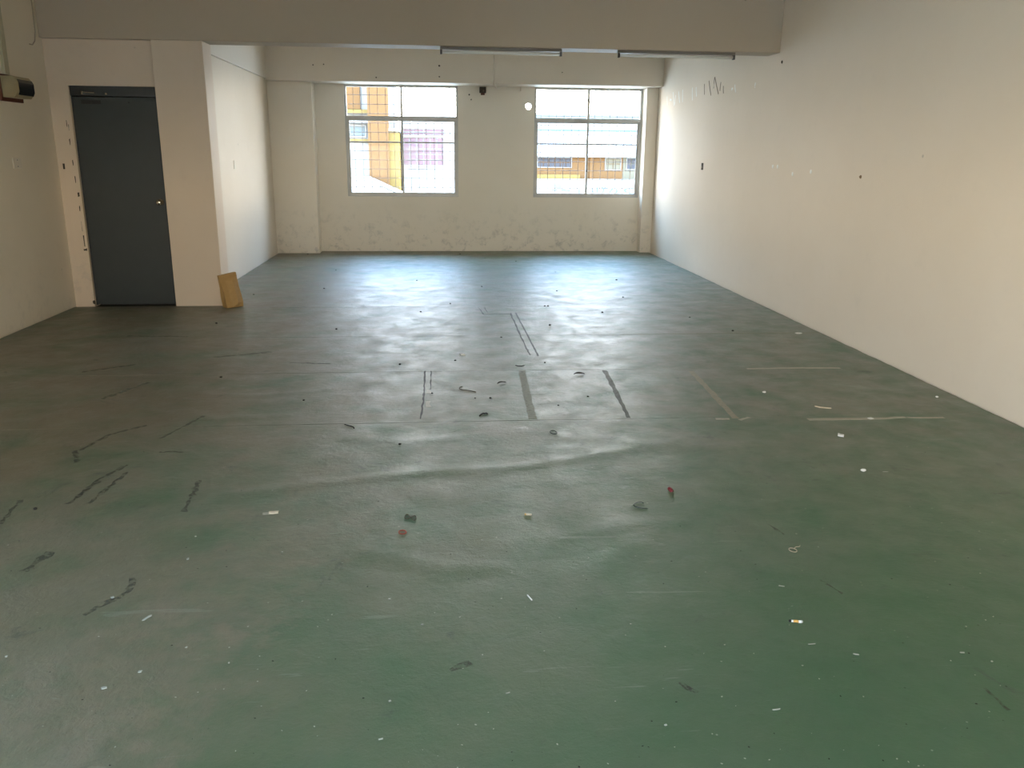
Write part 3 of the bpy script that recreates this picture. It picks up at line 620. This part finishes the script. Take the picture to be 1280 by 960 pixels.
DARK = [(0.115, 6.098), (0.22, 5.093), (0.317, 5.088), (-0.292, 5.995), (-0.053, 5.218), (1.335, 9.353), (1.076, 8.381), (1.109, 8.38), (1.6, 8.006), (2.395, 7.727), (2.595, 7.081), (0.945, 5.09), (0.727, 4.907), (-0.218, 4.24), (0.117, 8.554), (-0.179, 8.112), (0.332, 12.948), (0.686, 12.437), (-1.973, 12.95), (1.115, 12.051), (-1.344, 11.148), (-0.266, 10.193), (1.535, 10.945), (-1.3, 9.6), (2.2, 10.2), (-2.0, 9.2), (0.5, 9.7), (2.0, 8.9), (-0.9, 7.3), (0.52, 6.9), (-1.5, 5.7), (-2.0, 7.6), (-0.85, 5.1), (1.0, 7.4), (0.78, 6.0), (-1.75, 3.5)]
def crumb_zone(x, y):
    if y > 11.9: return 'on the bluish floor along the foot of the window wall'
    if y > 8.6: return 'on the floor inside the far bay past the door'
    if y > 6.5: return 'on the floor between the paper bag and the long wall' if x > -0.5 else 'on the brownish floor before the grey door'
    if x < -0.2: return 'on the dusty floor on the fuse box side of the tapes'
    if x < 0.58: return 'on the floor between the grimy tape mark and olive tan tape'
    return 'on the floor between the olive tan tape and brown tape'
for i, (x, y) in enumerate(DARK):
    s = random.uniform(0.6, 1.0)*(0.009 if y < 7 else 0.012)
    lump('dirt_crumb', x, y, s*1.2, s, s*0.6, 'dirt', 'tiny dark dirt crumb '+crumb_zone(x, y), 'dirt', random.uniform(0, 3), 'dirt crumbs '+crumb_zone(x, y), sub=1)
def chipm(name, x, y, L_, W_, rot, mat, label, cat, h=0.003, group=None):
    bm = BM(); P = [(-0.5, -0.4), (-0.1, -0.5), (0.5, -0.45), (0.45, 0.1), (0.5, 0.45), (-0.05, 0.5), (-0.5, 0.35)]
    z = fz(x, y)+0.0005; pts = []
    for a, b in P:
        a *= L_*random.uniform(.85, 1.1); b *= W_*random.uniform(.85, 1.1); pts.append((x+a*math.cos(rot)-b*math.sin(rot), y+a*math.sin(rot)+b*math.cos(rot)))
    lo = [bm.verts.new((*p, z)) for p in pts]; hi = [bm.verts.new((*p, z+h*random.uniform(.6, 1.3))) for p in pts]
    bm.faces.new(lo[::-1]); bm.faces.new(hi); n = len(P)
    for k in range(n): bm.faces.new((lo[k], lo[(k+1) % n], hi[(k+1) % n], hi[k]))
    return tag(obj(name, bm, mat), label, cat, group)
def stick(name, x, y, L_, rad, rot, mat, label, cat):
    dx, dy = math.cos(rot)*L_/2, math.sin(rot)*L_/2; z = fz(x, y)+rad+0.0012
    return tag(obj(name, cyl(BM(), (x-dx, y-dy, z), (x+dx, y+dy, z), rad, seg=10), mat, smooth=False), label, cat)
chipm('paper_scrap', 0.174, 6.276, 0.035, 0.055, 0.3, 'paper', 'small white paper scrap standing out on the glossy floor patch', 'paper scrap', 0.008)
t = thing('cigarette_stub', (0.369, 3.3, 0), 'short beige cigarette stub with a brown band', 'cigarette stub')
z = fz(0.369, 3.3)+0.0048
obj('stub_paper', cyl(BM(), (0.361, 3.301, z), (0.384, 3.296, z), 0.0042, seg=12), 'cork', t, True); obj('filter_end', cyl(BM(), (0.355, 3.302, z), (0.361, 3.301, z), 0.0043, seg=12), 'tan', t, True)
stick('paper_stick', 0.302, 2.605, 0.036, 0.0022, -1.25, 'paper', 'slim white paper stick lying on the green floor', 'paper stick')
t = thing('cigarette_butt', (1.173, 2.387, 0), 'crushed cigarette butt with yellow filter and charred tip', 'cigarette butt')
z = fz(1.173, 2.387)+0.0052
obj('filter', tube(BM(), [(1.164, 2.388, z), (1.172, 2.386, z+.0012), (1.182, 2.383, z)], 0.0046, seg=10), 'tan', t, True)
obj('paper_wrap', tube(BM(), [(1.180, 2.3835, z), (1.187, 2.382, z+.0006), (1.192, 2.384, z)], 0.0050, seg=10), 'paper', t, True)
obj('paper_wrap', tube(BM(), [(1.157, 2.390, z), (1.165, 2.388, z)], 0.0040, seg=10), 'paper', t, True)
obj('charred_tip', tube(BM(), [(1.150, 2.391, z), (1.158, 2.390, z)], 0.0042, seg=8), 'dirt', t, True)
chipm('card_chip', -0.722, 3.397, 0.040, 0.026, 0.1, 'cork', 'pinkish beige card chip lying on the dusty floor', 'card chip', 0.004)
chipm('card_chip', -0.752, 3.39, 0.03, 0.03, 0.1, 'tape_pale', 'dull worn card flake beside the pinkish beige chip', 'card chip', 0.001)
chipm('paper_scrap', 3.144, 6.955, 0.05, 0.04, 0.2, 'paper', 'white paper scrap on the thin tape line near the long wall', 'paper scrap', 0.006)
t = tag(obj('twig', tube(BM(), [(2.320, 4.79, .006), (2.345, 4.765, .005), (2.372, 4.742, .008), (2.400, 4.74, .006)], 0.004, seg=6), 'cork'), 'bent tan twig near the long pale beige tape strip', 'twig')
chipm('paper_scrap', 2.222, 4.24, 0.034, 0.03, -0.6, 'paper', 'crumpled white paper bit close to the long beige tape strip', 'paper scrap', 0.010)
lump('paper_scrap', 2.122, 5.121, .012, .011, .007, 'paper', 'tiny white paper ball between the two beige tape strips', 'paper scrap')
lump('paper_scrap', 2.083, 3.712, .013, .011, .007, 'paper', 'tiny white paper ball near a thin white sliver', 'paper scrap')
lump('paper_scrap', 3.212, 4.949, .010, .010, .006, 'paper', 'tiny white crumb by the foot of the long wall', 'paper scrap')
lump('plastic_bit', 1.056, 3.523, .011, .022, .008, 'redbit', 'small maroon plastic bit near the dark green rubber band', 'plastic bit', jag=.6)
chipm('paint_flake', 2.55, 4.54, 0.028, 0.03, 0.2, 'paper', 'bright white flake stuck on the long pale tape strip', 'paint flake', 0.004)
FL = [(-0.981, 2.565, .012, .05, -.5), (-0.966, 2.985, .012, .02, .3), (-1.144, 2.711, .014, .016, .6), (-0.186, 2.633, .012, .012, 0), (-0.155, 2.069, .010, .007, .5), (2.189, 3.695, .035, .006, -.1), (1.285, 2.194, .022, .006, -.4), (1.171, 2.259, .034, .004, .1), (1.221, 2.625, .026, .005, -.4),
      (-0.903, 2.26, .014, .014, 0), (-0.98, 2.188, .02, .014, .3), (1.625, 2.178, .018, .007, -.1), (0.601, 1.909, .010, .008, .2), (-0.17, 1.908, .016, .005, .3), (0.183, 2.081, .018, .004, .3), (-0.802, 2.379, .009, .010, 0), (-1.335, 2.37, .009, .008, 0), (-0.651, 2.287, .007, .007, 0), (1.688, 2.126, .008, .008, .4), (-0.62, 3.02, .008, .008, 0), (-0.99, 3.18, .009, .012, .5), (-0.07, 2.46, .012, .005, .2), (0.93, 1.95, .03, .004, .1)]
def flake_zone(x, y):
    if x > 1.5: return 'on the floor closest to the long cream wall'
    if x > 0.8: return 'scattered around the yellow cigarette butt'
    if x > -0.3: return 'on the green floor near the white paper stick'
    return 'on the dusty trail near the card chip' if y > 2.3 else 'on the beige dust patch of the floor'
for x, y, a, b, rt in FL: chipm('paint_flake', x, y, a*.75, b*.75, rt, 'flake', 'small white paint flake '+flake_zone(x, y), 'paint flake', 0.002, 'paint flakes '+flake_zone(x, y))

# ---------------------------------------------------------------- outside
GZ = -4.0
struct(obj('ground', box(BM(), -120, 160, YB+0.3, 220, GZ-0.5, GZ), 'asphalt', keep=True), 'pale sunlit paving outside')
struct(obj('ground', box(BM(), -120, XL-0.4, -160, YB, GZ-0.5, GZ), 'asphalt', keep=True), 'pale sunlit paving beside the hall')

struct(obj('ground', box(BM(), XL-0.4, 120, -160, YREAR-0.5, GZ-0.5, GZ), 'asphalt', keep=True), 'pale sunlit paving behind the hall')

def ext_window(parent, x0, x1, z0, z1, y, mat, cols, rows):
    f = BM(); s = 0.06
    box(f, x0-s, x1+s, y-0.10, y-0.02, z0-s, z0); box(f, x0-s, x1+s, y-0.10, y-0.02, z1, z1+s); box(f, x0-s, x0, y-0.10, y-0.02, z0, z1); box(f, x1, x1+s, y-0.10, y-0.02, z0, z1)
    wf = obj('window', f, 'ext_white', parent)
    cw, rh = (x1-x0)/cols, (z1-z0)/rows
    for i in range(cols):
        for j in range(rows):
            obj('pane', box(BM(), x0+i*cw+0.035, x0+(i+1)*cw-0.035, y-0.06, y-0.03, z0+j*rh+0.035, z0+(j+1)*rh-0.035), mat, wf)
# orange and white shophouse seen through the window by the wide pilaster
t = thing('shophouse', (-8, 50, GZ), 'white and orange shophouse with projecting orange pier', 'building')
obj('wall', box(BM(), -16, -2.5, 45.4, 56, GZ, 9), 'ext_white', t)
obj('orange_panel', box(BM(), -12, -3.86, 45.2, 45.4, 3.62, 9), 'ext_orange', t)
obj('yellow_band', box(BM(), -12, -3.46, 45.1, 45.4, 3.42, 3.60), 'ext_yellow', t)
obj('pier', box(BM(), -3.46, -2.44, 44.6, 45.4, GZ, 9), 'ext_orange', t)
obj('canopy_slab', box(BM(), -12, -3.46, 44.9, 45.4, 2.95, 3.25), 'ext_white', t)
obj('yellow_band', box(BM(), -12, -3.46, 45.2, 45.4, 2.02, 2.16), 'ext_yellow', t)
ext_window(t, -5.9, -3.66, 2.30, 2.80, 45.4, 'ext_blue', 4, 1)
# lower yellow wing beside it
t = thing('yellow_annex', (-2.2, 48, GZ), 'low yellow annex wall beside the orange pier', 'building')
obj('wall', box(BM(), -2.44, -1.95, 44.9, 52, GZ, 2.55), 'ext_yellow', t); obj('coping', box(BM(), -2.44, -1.90, 44.8, 52, 2.55, 2.70), 'ext_white', t)
# lean-to roof in front of the shophouse
t = thing('lean_to', (-5, 43, GZ), 'white sheet roofed lean-to at the foot of the shophouse', 'shed')
bm = BM()
for x, z in ((-9.0, 2.72), (-3.40, 0.32), (-1.1, -0.66)): pass
P = [(-3.40, 0.31), (-1.2, -0.68), (-1.2, -0.80), (-3.40, 0.19)]
P = [(-9.0, 0.31)] + P[:3] + [(-3.4, 0.19), (-9.0, 0.19)]
A = [bm.verts.new((x, 43.0, z)) for x, z in P]; B = [bm.verts.new((x, 44.5, z)) for x, z in P]
bm.faces.new(A[::-1]); bm.faces.new(B)
for k in range(len(P)): j = (k+1) % len(P); bm.faces.new((A[k], A[j], B[j], B[k]))
obj('sheet_roof', bm, 'ext_roof', t)
bm = BM(); Q = [(-9.0, GZ), (-1.3, GZ), (-1.3, -0.82), (-3.40, 0.18), (-9.0, 0.18)]
A = [bm.verts.new((x, 43.1, z)) for x, z in Q]; B = [bm.verts.new((x, 44.4, z)) for x, z in Q]
bm.faces.new(A[::-1]); bm.faces.new(B)
for k in range(len(Q)): j = (k+1) % len(Q); bm.faces.new((A[k], A[j], B[j], B[k]))
obj('wall', bm, 'ext_white', t)
# white block with a rose shuttered window
t = thing('white_block', (1.0, 52, GZ), 'plain white block with a large rose shuttered window', 'building')
obj('wall', box(BM(), -1.9, 3.6, 47.0, 58, GZ, 3.2), 'ext_white', t); obj('parapet', box(BM(), -1.9, 3.7, 46.9, 58, 3.2, 3.4), 'ext_white', t)
ext_window(t, -1.80, 0.36, 0.86, 2.30, 47.0, 'ext_pink', 6, 5); ext_window(t, -1.80, 0.40, 2.42, 2.74, 47.0, 'ext_pink', 4, 2)
# long low terrace seen through the window by the narrow pilaster
t = thing('terrace_row', (15, 96, GZ), 'long orange terrace with grey windows under a pale roof', 'building')
obj('ground_wall', box(BM(), 5.5, 34, 89.5, 100, GZ, -0.98), 'ext_white', t)
obj('wall', box(BM(), 5.5, 19.55, 90, 100, -0.98, 1.24), 'ext_orange', t)
obj('yellow_band', box(BM(), 5.5, 15.0, 89.8, 90, -0.98, -0.55), 'ext_yellow', t)
obj('cream_wall', box(BM(), 19.55, 34, 90, 100, -0.98, 1.24), 'ext_cream', t)
obj('pier', box(BM(), 16.0, 16.3, 89.75, 90, -0.98, 1.24), 'ext_orange', t)
ext_window(t, 10.5, 14.05, 0.2, 1.14, 90, 'ext_glass', 6, 2); ext_window(t, 17.7, 19.3, 0.0, 1.12, 90, 'ext_cream', 2, 2); ext_window(t, 20.0, 21.45, 0.05, 1.14, 90, 'ext_glass', 3, 2); ext_window(t, 6.0, 8.6, 0.2, 1.14, 90, 'ext_glass', 4, 2)
bm = BM(); A = [bm.verts.new((5.0, y, z)) for y, z in ((89.3, 1.24), (89.3, 1.36), (96, 4.0), (96, 3.8))]; B = [bm.verts.new((34.5, y, z)) for y, z in ((89.3, 1.24), (89.3, 1.36), (96, 4.0), (96, 3.8))]
bm.faces.new(A[::-1]); bm.faces.new(B)
for k in range(4): j = (k+1) % 4; bm.faces.new((A[k], A[j], B[j], B[k]))
obj('roof', bm, 'ext_roof', t)
for k in range(22): obj('roof_rib', tube(BM(), [(6+1.3*k, 89.35, 1.40), (6+1.3*k, 96, 4.03)], 0.05, seg=4), 'ext_roof', t)
obj('gutter', box(BM(), 5.0, 34.5, 95.9, 96.2, 4.0, 4.16), 'ext_gutter', t)
obj('wall_sign', box(BM(), 12.3, 12.95, 89.4, 89.5, -1.92, -1.45), 'ext_blue', t)
for xa, za, xb, zb in ((12.0, -2.12, 12.55, -2.12), (13.0, -2.1, 13.9, -2.18), (14.9, -2.0, 14.9, -2.5), (16.25, -1.95, 16.4, -2.4), (16.8, -1.8, 16.8, -2.4), (17.3, -1.8, 17.5, -2.0), (17.7, -1.8, 17.5, -2.0), (17.5, -2.0, 17.45, -2.4), (18.5, -1.9, 18.1, -2.4), (18.8, -2.0, 19.0, -2.2), (19.0, -2.2, 18.7, -2.45), (20.1, -1.9, 19.7, -2.1), (19.7, -2.1, 20.0, -2.35), (20.4, -1.95, 20.8, -1.9), (20.3, -2.4, 20.9, -2.5)):
    obj('wall_stroke', tube(BM(), [(xa, 89.42, za), (xb, 89.42, zb)], 0.05, seg=4), 'ext_gutter', t)  # stand-in strokes added for marks that cannot be made out
t = thing('rear_block', (15, 125, GZ), 'pale far block with a blue eaves line behind the terrace', 'building')
obj('wall', box(BM(), 8, 40, 120, 132, GZ, 6.3), 'ext_white', t)
obj('eaves_line', box(BM(), 8, 40, 119.7, 120, 6.3, 6.75), 'ext_blue', t); obj('roof', box(BM(), 7.8, 40, 119.7, 132, 6.75, 6.95), 'ext_roof', t)
